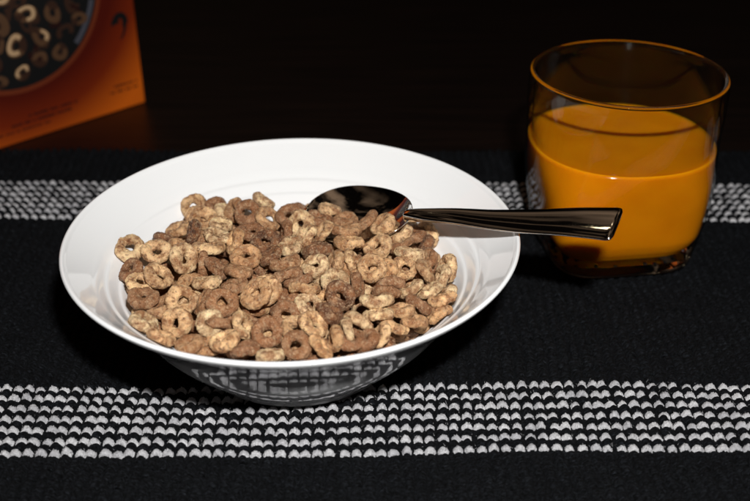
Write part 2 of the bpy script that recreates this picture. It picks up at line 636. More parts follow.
rings_.insert(0, [tuple(c0 + (Vector(v) - c0) * .6 - ax * .08) for v in rings_[0]])
c1 = sum((Vector(v) for v in rings_[-1]), Vector()) / 28
rings_.append([tuple(c1 + (Vector(v) - c1) * .82 + t_ * .06) for v in rings_[-1]])
rings_.append([tuple(c1 + (Vector(v) - c1) * .3 + t_ * .08) for v in rings_[-2]])
V, F = loft(rings_, True, True)
mesh_obj('handle', V, F, M['steel'], sp_root)

# ------------------------------------------------------------------ cereal box
BC = (-16.62, 31.0, -.32)
ex = Vector((-.7007, -.7134, 0))              # along the front, to the left
rz = math.atan2(ex.y, ex.x)
box = tag(empty('cereal_box', BC, rz), 'orange cardboard cereal box printed with a round picture of cereal rings, behind the bowl', 'box')
# local x runs left along the front, local y to the viewer's far side is -y ... front face at y = 0
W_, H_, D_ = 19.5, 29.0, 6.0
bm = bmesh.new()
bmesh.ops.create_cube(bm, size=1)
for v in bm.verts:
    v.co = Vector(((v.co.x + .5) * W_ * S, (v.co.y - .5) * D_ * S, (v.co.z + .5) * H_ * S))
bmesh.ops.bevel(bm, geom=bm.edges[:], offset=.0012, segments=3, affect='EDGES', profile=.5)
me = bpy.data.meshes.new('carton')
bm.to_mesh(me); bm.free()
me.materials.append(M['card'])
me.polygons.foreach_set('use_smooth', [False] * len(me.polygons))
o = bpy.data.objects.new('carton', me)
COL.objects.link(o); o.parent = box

PV, PF, PM = [], [], []


def poly(pts, lay, mi):
    b0 = len(PV)
    PV.extend([(x_, .004 * lay, z_) for x_, z_ in pts])
    PF.append(tuple(range(b0, b0 + len(pts)))); PM.append(mi)


def annulus(cx_, cz_, r0, r1, lay, mi, a0=0, a1=2 * math.pi, sq=1, rot=0, n=30, wob=.0):
    for i in range(n):
        q = []
        for (aa, rr_) in ((a0 + (a1 - a0) * i / n, r0), (a0 + (a1 - a0) * i / n, r1),
                          (a0 + (a1 - a0) * (i + 1) / n, r1), (a0 + (a1 - a0) * (i + 1) / n, r0)):
            rr_ = rr_ * (1 + wob * math.sin(3 * aa + cx_))
            x_, z_ = rr_ * math.cos(aa), rr_ * math.sin(aa) * sq
            q.append((cx_ + x_ * math.cos(rot) - z_ * math.sin(rot), cz_ + x_ * math.sin(rot) + z_ * math.cos(rot)))
        poly(q, lay, mi)


CU, CV = 8.95, 9.9
poly([(CU + 6.62 * math.cos(2 * math.pi * i / 80), CV + 6.62 * math.sin(2 * math.pi * i / 80)) for i in range(80)], 1, 4)
poly([(CU + 6.28 * math.cos(2 * math.pi * i / 80), CV + 6.28 * math.sin(2 * math.pi * i / 80)) for i in range(80)], 2, 0)
annulus(CU, CV, 5.75, 6.12, 3, 3, math.radians(196), math.radians(226))
random.seed(5)
spots = [(8.93, 4.62, .62, 2), (7.25, 6.62, .66, 2), (9.05, 6.45, .72, 2), (10.1, 8.0, .78, 1), (6.1, 5.3, .6, 1), (4.35, 7.2, .62, 1),
         (6.2, 8.0, .66, 1), (8.0, 8.3, .7, 2), (11.0, 5.6, .7, 1), (10.3, 6.9, .6, 1), (12.2, 7.2, .7, 2), (4.9, 9.4, .65, 2), (9.6, 9.9, .75, 2),
         (7.2, 10.2, .7, 1), (11.6, 9.7, .7, 2), (13.4, 8.9, .65, 1), (5.6, 11.6, .7, 1), (8.4, 12.2, .75, 2), (10.9, 12.0, .7, 1),
         (13.2, 11.4, .7, 2), (7.0, 13.9, .6, 1), (9.8, 14.2, .7, 2), (12.2, 13.6, .65, 1), (10.7, 4.4, .55, 1), (7.6, 5.2, .5, 1)]
lay_ = 4
for k in range(70):                           # dim rings deeper in the printed bowl
    a_, q_ = random.uniform(0, 2 * math.pi), 5.6 * math.sqrt(random.random())
    rr_ = random.uniform(.5, .72)
    a0_ = random.uniform(0, 6.28)
    annulus(CU + q_ * math.cos(a_), CV + q_ * math.sin(a_), rr_ * .45, rr_, lay_ + .02 * k, random.choice([5, 6, 6]),
            a0=a0_, a1=a0_ + random.uniform(2.2, 5.5), sq=random.uniform(.55, 1), rot=a0_, wob=.05)
lay_ = 6
for k, (u0, v0, rr_, mi) in enumerate(spots):
    rr_ *= random.uniform(.95, 1.25)
    sq = random.uniform(.65, 1); ro = random.uniform(0, 3)
    l_ = lay_ + k * .12
    annulus(u0, v0, rr_ * .30, rr_ * 1.0, l_, 6, sq=sq, rot=ro, wob=.05)
    annulus(u0, v0, rr_ * .36, rr_ * .96, l_ + .03, 2, a0=ro, a1=ro + random.uniform(3.5, 5.6), sq=sq, rot=ro, wob=.05)
    if mi == 2: annulus(u0 + .03, v0 + .04, rr_ * .48, rr_ * .86, l_ + .06, 1, a0=ro + .4, a1=ro + random.uniform(2.4, 5), sq=sq, rot=ro, wob=.06)
# the curled mark by the right edge: an open loop above, a tail sweeping down (local x runs leftwards, so mirrored)
gc = (1.28, 6.25)
pth = []
for i in range(26):
    a_ = math.radians(200 - i * 250 / 25)      # over the top of the loop and down its outer side
    pth.append((.34 * math.cos(a_), .36 * math.sin(a_) + .05))
pth += [(.30, -.35), (.20, -.62), (.05, -.88), (-.10, -1.02)]
PP = []
for k in range(len(pth)):
    a_ = Vector(pth[max(0, k - 1)]); b_ = Vector(pth[min(len(pth) - 1, k + 1)])
    d_ = (b_ - a_).normalized(); nrm = Vector((-d_.y, d_.x))
    f = k / (len(pth) - 1)
    wd = .19 * (1 - .75 * max(0, (f - .75) / .25)) + .12 * math.exp(-((f) / .12) ** 2)
    PP.append(((Vector(pth[k]) + nrm * wd) * 1.15, (Vector(pth[k]) - nrm * wd) * 1.15))
for k in range(len(PP) - 1):
    poly([(gc[0] - v.x, gc[1] + v.y) for v in (PP[k][0], PP[k][1], PP[k + 1][1], PP[k + 1][0])], 3, 0)
# rows of print too small to read
for (u0, u1, v0, h_) in ((.5, 2.3, 1.75, .16), (.5, 2.9, 1.35, .16), (5.4, 9.2, 1.55, .17), (5.9, 10.4, 1.15, .17), (7.6, 12.4, .75, .12)):
    u_ = u0
    while u_ < u1:
        l_ = random.uniform(.10, .20)
        poly([(u_, v0), (u_ + l_, v0), (u_ + l_, v0 + h_ * random.uniform(.7, 1.2)), (u_, v0 + h_)], 2, 5)
        u_ += l_ + random.choice([.05, .05, .06, .22])
mesh_obj('front_print', PV, PF, [M['print_dark'], M['print_cream'], M['print_tan'], M['print_grey'], M['print_rim'], M['print_red'], M['print_brown']], box, smooth=False, midx=PM)

# ------------------------------------------------------------------ cereal rings
# centre x y z (cm), quaternion, size, tone, top layer?
RINGS = [
    (-11.03,0.938,4.77,0.186,-0.063,0.279,-0.94,1.018,0.3,1),(-8.834,5.58,4.406,0.695,0.028,0.37,-0.616,1.055,0.6,1),(-8.124,3.849,4.677,0.515,0.128,-0.047,0.846,1.109,1,1),
    (-8.38,2.137,4.882,0.729,-0.176,-0.497,0.435,0.88,3,1),(-9.296,3.177,4.463,0.152,-0.149,-0.003,0.977,0.88,1.2,1),(-9.717,2.44,4.353,0.819,-0.372,0.061,-0.432,0.882,2.6,1),
    (-9.821,0.75,4.678,0.955,0.247,0.063,0.153,0.983,0.7,1),(-8.381,-0.358,4.949,0.756,0.453,0.297,0.369,1.088,0.6,1),(-8.843,1.536,4.557,0.281,0.065,0.336,0.897,0.88,1.1,1),
    (-10.641,-0.835,4.691,0.917,0.281,-0.229,-0.167,0.88,2.3,1),(-9.309,-1.474,4.751,0.758,-0.147,0.219,-0.597,1.005,0.9,1),(-10.064,-1.79,4.619,0.599,0.179,0.034,0.78,0.88,0.7,1),
    (-9.568,-3.319,4.839,0.336,0.052,-0.023,0.94,0.968,1.9,1),(-7.929,-3.561,4.844,0.389,0.142,-0.171,0.894,1.023,0.8,1),(-7.055,-2.408,4.998,0.047,0.055,-0.211,-0.975,0.983,0.3,1),
    (-7.392,0.558,4.965,0.205,-0.044,-0.217,-0.953,1.073,0.5,1),(-7.501,-0.545,4.803,0.715,0.076,-0.695,-0,0.88,1.9,1),(-7.766,5.801,4.14,0.656,-0.172,0.4,-0.617,1.01,2,1),
    (-7.409,5.421,4.204,0.197,-0.356,0.206,-0.89,0.88,0.5,1),(-6.798,5.001,4.522,0.842,0.249,-0.436,0.198,0.921,1.3,1),(-6.065,4.088,4.873,0.93,0.328,0.154,-0.066,1.006,2.2,1),
    (-5.459,5.476,4.814,0.826,-0.016,0.343,0.448,0.961,0.4,1),(-5.042,3.787,4.722,0.888,0.061,0.302,-0.34,0.969,1.3,1),(-4.045,3.805,4.91,0.665,0.118,0.084,-0.732,0.967,2.1,1),
    (-3.432,2.733,4.977,0.617,0.528,0.098,-0.575,1.05,0.3,1),(-3.131,1.497,4.992,0.513,-0.338,-0.308,0.726,1.026,0.3,1),(-7.198,3.109,4.784,0.687,-0.035,0.046,-0.724,0.88,0.3,1),
    (-7.187,1.747,4.921,0.267,0.131,0.013,0.955,0.88,0.4,1),(-6.325,1.193,4.933,0.765,-0.043,-0.543,0.343,0.922,0.9,1),(-5.707,2.244,4.874,0.924,0.03,0.022,0.381,0.974,2.2,1),
    (-4.893,1.033,5.013,0.007,0.047,-0.287,0.957,1.017,2.9,1),(-4.082,2.149,4.859,0.76,-0.096,-0.601,0.227,0.88,2.1,1),(-7.797,2.223,4.609,0.988,-0.06,0.021,-0.142,0.88,1.6,1),
    (-5.678,-0.237,5.012,0.982,0.162,0.026,-0.094,1.025,1.4,1),(-5.837,-1.414,4.946,0.867,-0.205,-0.021,-0.454,0.941,1.7,1),(-6.848,-1.089,4.939,0.606,-0.343,0.205,-0.688,0.884,2.2,1),
    (-4.602,-0.07,4.942,0.845,-0.195,-0.256,0.427,0.901,2.8,1),(-3.906,-0.664,4.912,0.36,0.063,-0.205,-0.908,1.018,1.7,1),(-3.731,-1.87,5.041,0.646,-0.267,0.092,0.709,1.055,1.9,1),
    (-4.927,-3.23,5.014,0.948,0.199,-0.222,0.11,1.028,1.1,1),(-4.593,-2.696,4.808,0.914,0.286,-0.224,0.183,1.012,0.6,1),(-6.259,-3.845,4.918,0.61,0.2,-0.124,0.757,0.986,1.9,1),
    (-5.97,-2.218,4.748,0.409,-0.012,-0.101,-0.907,0.88,1.8,1),(-3.595,-4.587,4.817,0.805,0.283,0.2,-0.482,0.884,2,1),(-3.76,0.661,5.004,0.128,-0.11,-0.026,0.985,0.915,0.4,1),
    (-2.198,4.314,4.968,0.945,-0.099,0.15,0.273,0.88,0.8,1),(-2.732,3.72,4.753,0.329,0.039,0.077,0.94,1.036,2.1,1),(-2.414,2.047,4.95,0.762,0.202,-0.315,-0.529,0.937,0.6,1),
    (-1.408,3.654,4.723,0.902,-0.082,-0.006,0.423,0.967,1.8,1),(-1.347,2.209,4.959,0.943,-0.18,0.056,0.274,1.04,1.6,1),(-1.165,1.008,4.973,0.351,-0.053,0.186,0.916,1.12,0.9,1),
    (-0.405,3.28,4.863,0.016,0.335,-0.153,-0.929,0.927,1.8,1),(0.341,2.751,4.996,0.435,-0.241,-0.117,0.86,0.951,0.8,1),(0.096,0.771,4.912,0.277,0.248,0.038,-0.927,1.014,0.7,1),
    (-2.548,0.511,4.92,0.718,-0.217,0.046,0.659,1.107,2.5,1),(1.111,2.253,4.746,0.574,-0.213,-0.124,0.781,1.042,0.5,1),(1.821,2.836,4.43,0.269,-0.008,0.017,-0.963,0.921,2.1,1),
    (2.296,1.93,4.319,0.823,0.079,-0.473,-0.304,0.88,2.8,1),(1.231,1.58,4.524,0.592,0.03,-0.329,-0.735,0.933,1.8,1),(1.558,0.369,4.794,0.109,-0.107,-0.181,-0.972,1.072,0.5,1),
    (2.373,0.41,4.428,0.8,-0.165,-0.418,0.398,0.88,1.9,1),(1.313,-0.802,4.733,0.34,0.088,-0.217,0.911,0.88,0.9,1),(0.371,-1.117,4.84,0.959,0.231,-0.152,-0.063,0.977,1,1),
    (2.222,-0.913,4.617,0.543,-0.376,0.261,-0.704,0.89,1.3,1),(3.169,-0.38,4.514,0.687,-0.104,-0.544,0.471,0.9,0.3,1),(2.881,-1.37,4.551,0.606,-0.394,-0.467,0.509,0.945,0.2,1),
    (-2.595,-1.015,5,0.36,0.042,0.15,-0.92,0.916,0.4,1),(-1.702,-0.657,4.94,0.735,0.369,-0.44,-0.361,0.88,0.8,1),(-1.009,-0.55,4.916,0.842,0.058,0.522,0.126,0.894,0.6,1),
    (-0.1,-1.386,5.118,0.499,0.12,0.173,-0.84,1.036,0.9,1),(-1.68,-2.109,4.884,0.731,0.059,0.08,-0.675,0.959,0.4,1),(-1.401,-3.394,4.976,0.88,0.109,0.309,-0.344,0.994,2.8,1),
    (-3.205,-2.204,4.91,0.099,-0.197,0.262,0.94,0.926,2,1),(-2.948,-3.102,5.111,0.9,-0.334,0.101,0.262,0.969,0.9,1),(-0.729,-2.263,4.787,0.187,-0.579,0.17,-0.775,0.88,2,1),
    (0.649,-2.156,4.769,0.734,-0.31,0.199,0.571,0.961,2,1),(0.496,-2.811,4.766,0.891,-0.349,-0.042,-0.287,0.887,1.9,1),(0.044,-3.596,4.861,0.102,-0.029,0.273,0.956,1.052,0.3,1),
    (1.521,-2.495,4.707,0.918,-0.286,-0.246,0.125,0.892,0.4,1),(2.274,-2.252,4.485,0.954,-0.174,-0.147,0.196,0.88,0.2,1),(2.821,-2.792,4.436,0.581,0.01,-0.271,-0.767,0.921,1.1,1),
    (1.822,-3.3,4.487,0.879,-0.315,0.189,-0.304,0.911,2,1),(1.04,-3.822,4.547,0.568,-0.097,0.128,0.807,0.88,1.1,1),(0.139,-4.593,4.834,0.637,-0.121,-0.192,-0.736,0.914,0.3,1),
    (-0.633,-4.879,4.726,0.719,-0.028,0.365,0.591,0.967,0.5,1),(2.671,-3.612,4.249,0.601,-0.319,-0.027,0.733,0.88,1.2,1),(1.614,-4.311,4.33,0.431,-0.076,-0.159,-0.885,0.88,1.4,1),
    (0.77,-4.679,4.314,0.94,-0.262,0.219,0.011,0.88,1,1),(-7.978,-4.967,4.685,0.032,0.228,0.392,-0.891,0.936,0.9,1),(-9.311,-4.784,4.614,0.629,0.172,0.211,0.728,0.883,0.1,1),
    (-6.629,-5.096,4.755,0.478,-0.093,0.389,-0.782,0.904,0.1,1),(-8.444,-5.75,4.53,0.826,-0.1,0.306,0.462,0.88,1.1,1),(-7.258,-6.329,4.603,0.973,-0.059,-0.048,0.217,0.88,1.5,1),
    (-5.868,-6.362,4.788,0.773,-0.141,-0.063,0.616,0.995,0.7,1),(-5.252,-5.307,4.776,0.137,-0.489,0.165,-0.846,0.88,0.5,1),(-6.291,-4.956,4.609,0.044,-0.009,0.369,0.928,0.88,1.9,1),
    (-4.24,-5.851,4.815,0.796,0.267,-0.123,0.529,0.976,2,1),(-5.031,-6.684,4.599,0.765,-0.191,0.047,0.613,0.88,2.3,1),(-4.033,-6.997,4.571,0.63,-0.105,-0.191,-0.746,0.88,0.3,1),
    (-3.083,-6.408,4.597,0.681,0.219,-0.185,0.674,0.88,1.9,1),(-3.143,-5.434,4.7,0.823,0.067,0.175,-0.536,0.88,0.8,1),(-2.716,-3.949,4.911,0.886,0.162,0.088,0.424,0.88,0.5,1),
    (-1.846,-4.53,4.886,0.3,-0.338,0.004,-0.892,0.973,2.7,1),(-2.458,-5.336,4.863,0.818,0.211,0.206,0.494,0.958,0.7,1),(-2.109,-6.429,4.527,0.651,0.211,0.402,0.608,0.88,1,1),
    (-1.559,-5.938,4.578,0.487,-0.423,-0.471,0.602,0.88,1.2,1),(-1.062,-5.528,4.57,0.253,0.737,-0.072,-0.622,0.88,0.3,1),(-0.934,-5.874,4.525,0.882,0.024,-0.067,0.466,0.88,2,1),
    (-0.33,-5.817,4.382,0.645,0.296,-0.219,-0.67,0.88,2.1,1),(0.161,-5.439,4.387,0.922,0.017,-0.384,0.047,0.88,0.8,1),(-3.225,-3.641,4.681,0.624,0.082,-0.025,0.777,0.902,2,1),
    (-7.131,-3.29,4.633,0.872,0.19,-0.393,-0.221,0.88,1.7,1),(-8.929,-3.429,4.42,0.449,-0.015,-0.036,0.893,0.88,1.5,1),(-6.715,-6.031,4.245,0.591,0.007,-0.067,-0.804,0.88,1.5,1),
    (-0.938,-0.914,4.797,0.727,0.215,0.03,-0.652,0.88,1.3,1),(-2.077,-3.173,4.655,0.981,0.015,-0.082,0.175,0.88,1.2,1),(2.48,3.296,4.162,0.26,0.712,0.124,-0.641,1.061,0.8,0),
    (-2.804,-4.85,2.59,0.199,0.478,-0.131,0.846,0.957,1.2,0),(-5.36,-5.772,3.141,0.918,-0.334,-0.095,-0.191,1.004,2.4,0),(-7.309,-0.814,3.271,0.293,-0.64,-0.039,0.71,1.069,1.2,0),
    (-6.245,-4.904,3.273,0.422,-0.029,0.229,0.877,0.984,2.4,0),(-0.458,-1.269,2.828,0.634,-0.309,-0.416,-0.574,1.067,0.3,0),(-1.711,-5.095,3.713,0.655,-0.146,-0.207,-0.712,0.994,2,0),
    (-5.618,3.943,2.914,0.228,-0.497,0.052,-0.836,1.068,1.2,0),(-0.885,1.398,2.984,0.254,-0.425,0.384,0.78,0.941,2.4,0),(-5.477,-5.471,3.984,0.952,0.246,0.162,0.083,0.98,2,0),
    (-9.107,-2.78,3.492,0.964,-0.096,-0.089,-0.233,0.987,2.4,0),(-5.149,-2.538,3.186,0.351,0.043,-0.116,-0.928,1.018,1.2,0),(-2.536,1.486,3.133,0.9,0.109,0.239,0.349,0.987,0.3,0),
    (-4.766,2.892,3.884,0.33,0.076,-0.144,0.93,1.053,2,0),(1.192,0.18,3.977,0.913,0.368,-0.111,0.137,1.013,2.4,0),(-4.246,-4.744,3.437,0.423,0.026,-0.188,0.886,0.947,2.4,0),
    (3.047,-1.442,3.7,0.168,0.866,0.191,0.43,0.939,0.3,0),(-1.938,-1.358,3.947,0.668,0.293,0.112,-0.675,1.055,2,0),(-9.225,3.367,3.306,0.426,-0.201,0.313,-0.825,0.987,1.2,0),
    (-2.247,-1.228,2.938,0.21,-0.201,-0.034,0.956,1.024,2,0),(-9.658,2.752,3.813,0.497,0.111,-0.117,0.853,1.044,0.8,0),(-2.86,-5.887,2.878,0.337,-0.092,-0.361,-0.865,0.933,2.4,0),
    (1.061,-0.633,3.055,0.87,0.264,0.338,-0.245,0.955,0.8,0),(-6.944,2.085,4.068,0.922,-0.099,0.078,-0.367,0.949,2.4,0),(-4.278,5.344,2.599,0.54,0.321,0.433,-0.646,1.011,2.4,0),
    (-2.878,6.135,2.911,0.168,0.018,-0.352,0.92,1.04,2,0),(1.337,4.296,3.938,0.87,-0.317,-0.071,0.372,1,0.3,0),(-5.929,5.261,2.837,0.031,0.062,-0.853,-0.517,1.007,0.3,0),
    (-8.1,-1.119,2.71,0.046,0.519,0.088,-0.849,0.968,0.3,0),(-5.095,-3.57,3.855,0.882,-0.358,0.261,-0.159,0.98,2,0),(-3.128,0.689,2.776,0.804,-0.171,-0.259,-0.508,0.993,0.3,0),
    (-9.204,0.808,2.805,0.37,-0.187,-0.017,-0.91,1.033,2,0),(1.703,0.096,3.96,0.081,-0.265,-0.301,-0.912,1.041,2.4,0),(-8.046,1.902,3.679,0.807,-0.162,-0.161,0.545,1.04,2.4,0),
    (-6.941,5.308,3.392,0.63,0.159,0.044,-0.759,1.031,2.4,0),(-4.277,1.347,4.282,0.431,-0.1,0.107,0.89,1.069,0.8,0),(0.282,-4.978,3.459,0.063,0.317,-0.14,-0.936,1.035,2.4,0),
    (-0.796,1.174,3.649,0.788,0.118,-0.05,0.602,1.078,2.4,0),(-8.514,1.539,4.012,0.385,-0.216,-0.014,0.897,1.047,0.8,0),(-4.036,-0.781,4.243,0.836,0.038,-0.056,-0.544,1.038,2.4,0),
    (-7.269,-2.599,3.07,0.646,-0.227,0.036,0.728,0.951,1.2,0),(-10.346,-0.307,4.078,0.982,-0.139,0.04,0.124,1.068,0.8,0),(-3.428,-0.333,3.626,0.42,-0.253,0.021,-0.871,0.995,2,0),
    (0.104,2.268,3.864,0.843,-0.486,0.209,-0.099,1.03,1.2,0),(-5.265,-1.908,3.496,0.943,-0.142,-0.043,0.298,1.034,0.3,0),(-8.722,-3.975,3.676,0.87,-0.251,-0.076,-0.418,1,2.4,0),
    (2.477,2.074,3.366,0.535,-0.082,-0.389,0.745,0.977,0.3,0),(-1.021,4.52,2.625,0.571,0.324,-0.516,-0.55,0.964,0.8,0),(0.89,3.837,3.056,0.258,0.652,0.195,-0.686,1.008,0.3,0),
    (-2.769,-1.281,4.097,0.917,0.151,-0.366,0.059,1.059,0.3,0),(-2.352,-6.097,3.75,0.07,-0.205,0.446,-0.869,1.008,2,0),(-4.726,0.433,3.497,0.506,-0.501,-0.132,0.69,0.939,2,0),
    (-2.209,4.982,2.941,0.497,0.262,-0.244,-0.79,0.981,2,0),(2.282,1.216,3.644,0.787,0.008,-0.044,-0.616,1.024,2,0),(-3.965,6.121,3.69,0.923,0.335,-0.175,-0.078,1.069,2,0),
    (-3.87,1.124,3.287,0.696,-0.217,0.533,0.43,1.049,1.2,0),(-4.423,3.767,3.306,0.81,0.184,0.091,-0.55,1.027,2.4,0),(0.809,-3.83,3.812,0.938,0.165,-0.067,0.297,0.931,1.2,0),
    (-6.094,-4.478,3.89,0.809,0.159,-0.441,0.354,1.02,2,0),(-6.559,-5.481,3.193,0.788,-0.347,-0.062,-0.504,0.955,2,0),(-10.191,-1.631,3.782,0.851,-0.079,0.438,0.28,1.022,1.2,0),
    (1.776,-3.315,3.74,0.796,-0.207,0.295,-0.486,0.959,0.8,0),(-0.069,-1.445,4.061,0.735,-0.126,-0.015,-0.666,1.051,0.3,0),(-8.305,3.683,3.393,0.824,0.111,-0.522,0.187,0.989,1.2,0),
    (-3.136,1.498,3.64,0.324,-0.371,-0.248,0.834,0.944,0.8,0),(1.686,3.443,3.845,0.513,0.543,-0.184,0.638,0.943,1.2,0),(1.229,-3.347,3.122,0.894,-0.405,-0.097,-0.164,0.987,2.4,0),
    (0.498,2.051,3.841,0.667,0.094,-0.243,0.698,1.059,0.3,0),(-4.067,-1.68,2.935,0.628,0.378,0.094,-0.673,0.934,1.2,0),(-8.416,-3.006,3.106,0.749,-0.189,-0.173,0.61,0.955,2.4,0),
    (-3.33,-1.191,2.538,0.389,-0.238,0.615,-0.643,1.052,2.4,0),(-3.117,-4.941,3.934,0.899,0.079,-0.432,0.008,1.079,1.2,0),(-3.382,-3.691,4.049,0.481,-0.064,-0.123,-0.866,1.047,0.8,0),
    (-6.762,4.055,2.662,0.273,0.09,-0.015,-0.958,1.025,0.3,0),(-4.648,2.616,2.638,0.969,-0.049,0.068,-0.231,0.96,2,0),(-4.234,-0.94,3.512,0.981,-0.165,0.071,0.072,1.055,2,0),
    (-4.711,1.582,4.184,0.088,-0.085,-0.599,0.791,1.048,0.8,0),(-2.063,1.757,4.108,0.974,-0.09,0.196,-0.066,1.036,0.3,0),(-7.777,-2.742,4.152,0.5,0.066,-0.627,-0.594,1.03,0.3,0),
    (-4.912,2.495,3.253,0.635,0.138,-0.188,0.737,0.949,2.4,0),(1.172,2.478,3.231,0.329,-0.499,-0.442,-0.669,1.041,0.8,0),(-0.882,4.776,2.945,0.885,0.428,0.073,-0.169,1.022,0.8,0),
    (-6.693,-5.042,3.888,0.564,0.078,0.039,-0.821,1,2,0),(-4.548,-3.606,3.299,0.754,-0.213,-0.432,0.446,1.001,0.3,0),(-3.924,-5.062,4.236,0.967,-0.059,0.17,-0.179,1.076,0.3,0),
    (-1.82,3.452,2.875,0.584,0.134,0.011,-0.801,0.962,0.8,0),(-7.08,3.742,2.596,0.7,0.34,0.592,-0.208,1.056,0.8,0),(-7.846,-1.572,4.295,0.393,-0.033,0.145,-0.907,1.065,1.2,0),
    (1.39,-2.647,3.019,0.711,-0.258,0.4,0.518,0.958,2.4,0),(-2.49,-4.1,3.598,0.931,0.206,-0.3,-0.021,0.995,0.3,0),(-2.335,-0.599,3.271,0.636,-0.259,0.068,0.724,1.074,0.8,0),
    (-8.057,1.152,3.489,0.852,-0.373,0.031,0.366,0.943,1.2,0),(-7.683,4.03,3.049,0.491,0.625,0.404,0.453,1.055,2,0),(-3.064,6.576,3.617,0.939,0.078,-0.109,0.315,1.019,0.8,0),
    (1.139,3.494,3.054,0.599,0.019,-0.001,-0.801,1.02,1.2,0),(-0.727,0.021,3.714,0.462,0.245,-0.481,0.704,1.034,2.4,0),(-0.64,-0.346,2.763,0.96,-0.263,-0.065,-0.064,0.984,1.2,0),
    (-8.058,2.166,2.523,0.486,0.004,-0.107,-0.867,1.028,2.4,0),(-2.681,-4.852,3.795,0.552,0.388,-0.195,-0.712,0.959,2.4,0),(-1.237,-0.726,3.667,0.116,-0.181,0.322,-0.922,1.063,2.4,0),
    (-6.271,-1.494,3.128,0.686,0.123,0.417,0.584,1.075,2,0),(-1.558,-3.722,3.98,0.505,-0.294,0.002,-0.811,1.021,2.4,0),(-1.224,-5.834,3.491,0.426,-0.306,0.018,0.851,1.008,2.4,0),
    (-8.531,4.494,4.311,0.418,-0.055,-0.853,-0.307,0.964,0.8,0),(1.581,2.502,2.596,0.902,0.043,-0.329,0.275,1.044,0.3,0),(-2.72,-6.316,3.742,0.89,-0.138,-0.199,-0.387,0.97,2.4,0),
    (1.532,2.307,3.451,0.323,-0.255,-0.085,0.908,1.053,2,0),(-6.358,3.188,3.871,0.791,0.317,0.164,0.497,0.985,0.8,0),(-1.904,-2.214,2.736,0.825,-0.239,0.27,0.436,0.961,2,0),
    (0.419,1.554,3.277,0.932,-0.147,0.071,0.325,1.021,0.8,0),(1.206,-0.88,2.71,0.637,0.484,-0.598,0.054,0.944,2.4,0),(-5.522,-0.067,4.135,0.695,-0.521,-0.17,-0.466,1.036,2.4,0),
    (-2.783,0.504,4.162,0.915,0.071,-0.037,-0.395,1.058,1.2,0),(-7.266,1.5,3.2,0.719,0.25,-0.145,-0.632,1.005,2,0),(-3.39,4.173,2.938,0.337,-0.126,0.155,-0.92,0.959,1.2,0),
    (-3.729,-4.418,3.17,0.968,0.146,-0.131,0.158,1.043,2.4,0),(-3,-2.773,3.974,0.504,0.042,-0.579,0.64,1.023,0.3,0),(-3.082,-1.843,3.444,0.865,-0.086,0.299,0.393,1.073,2,0),
    (1.067,4.548,3.671,0.586,0.059,-0.668,0.455,1.072,2,0),(-3.716,-3.301,3.168,0.499,0.089,0.179,-0.843,0.953,2,0),(2.437,-2.362,3.783,0.652,0.139,0.125,-0.735,0.95,1.2,0),
    (-6.969,-4.241,2.94,0.966,0.214,0.114,0.087,1.08,2,0),(-4.279,0.074,2.728,0.937,-0.054,-0.26,-0.226,1.069,2.4,0),(-4.011,-2.87,4.299,0.053,-0.46,-0.044,0.885,0.975,2.4,0),
    (-7.93,2.824,4.088,0.895,-0.054,0.058,0.439,0.956,0.8,0),(-5.98,-1.437,4.016,0.866,0.147,-0.08,0.472,1.051,0.3,0),(-3.798,0.908,3.668,0.495,0.01,0.839,-0.226,0.969,1.2,0),
    (-9.058,2.237,3.065,0.869,-0.298,0.121,-0.375,0.973,0.3,0),(-6.973,4.245,3.63,0.761,0.253,0.157,0.577,0.947,1.2,0),(-4.588,0.281,3.879,0.633,-0.623,-0.109,-0.447,1.038,0.8,0),
    (-0.325,-1.449,3.215,0.743,0.017,-0.636,0.206,0.931,2.4,0),(-6.243,-2.573,3.289,0.616,-0.066,0.628,0.471,0.994,0.3,0),(-7.613,0.973,2.71,0.417,-0.085,0.216,0.879,1.024,2.4,0),
    (-2.081,-4.962,2.996,0.898,0.032,-0.105,0.426,1.005,2.4,0),(-5.79,-2.52,4.118,0.48,-0.078,0.198,-0.851,1.019,0.8,0),(1.539,-0.444,2.888,0.503,-0.303,-0.302,-0.751,0.966,0.8,0),
    (0.415,4.261,3.793,0.138,0.56,-0.025,-0.817,0.951,0.3,0),(-4.185,6.098,2.845,0.14,0.02,0.366,-0.92,1.017,2,0),(-9.676,1.307,3.472,0.555,-0.289,-0.137,-0.767,1.056,2,0),
    (-0.347,-4.89,3.783,0.759,0.06,0.006,0.648,0.947,0.3,0),(-9.085,-0.279,2.931,0.66,-0.401,0.21,0.599,1.021,2.4,0),(1.833,-2.045,3.14,0.442,-0.041,0.226,0.867,1.036,0.3,0),
    (2.166,3.675,3.977,0.699,0.064,-0.172,-0.691,1.028,0.8,0),(-4.036,-2.205,3.659,0.898,0.073,-0.433,0.017,0.985,0.3,0),(-5.488,5.387,2.988,0.254,-0.366,0.061,0.893,0.963,2,0),
    (-3.784,3.348,4.154,0.083,-0.221,0.034,-0.971,1.03,1.2,0),(1.924,-1.575,3.034,0.617,-0.133,0.731,-0.259,0.995,0.3,0),(1.439,-0.172,3.671,0.382,0.232,0.397,0.802,1.045,0.8,0),
    (-1.216,1.164,3.083,0.961,0.124,0.183,0.169,0.971,2,0),(-4.916,2.917,2.665,0.17,-0.338,-0.513,0.77,0.931,1.2,0),(2.028,-1.312,3.547,0.797,0.529,0.066,-0.286,1.014,2,0),
    (-7.55,-4.439,3.625,0.675,0.324,-0.296,0.594,0.969,2,0),(-4.014,-2.744,2.85,0.74,0.04,-0.202,0.641,0.996,2,0),(-5.045,-2.608,4.225,0.035,0.285,-0.116,0.951,1.054,0.8,0),
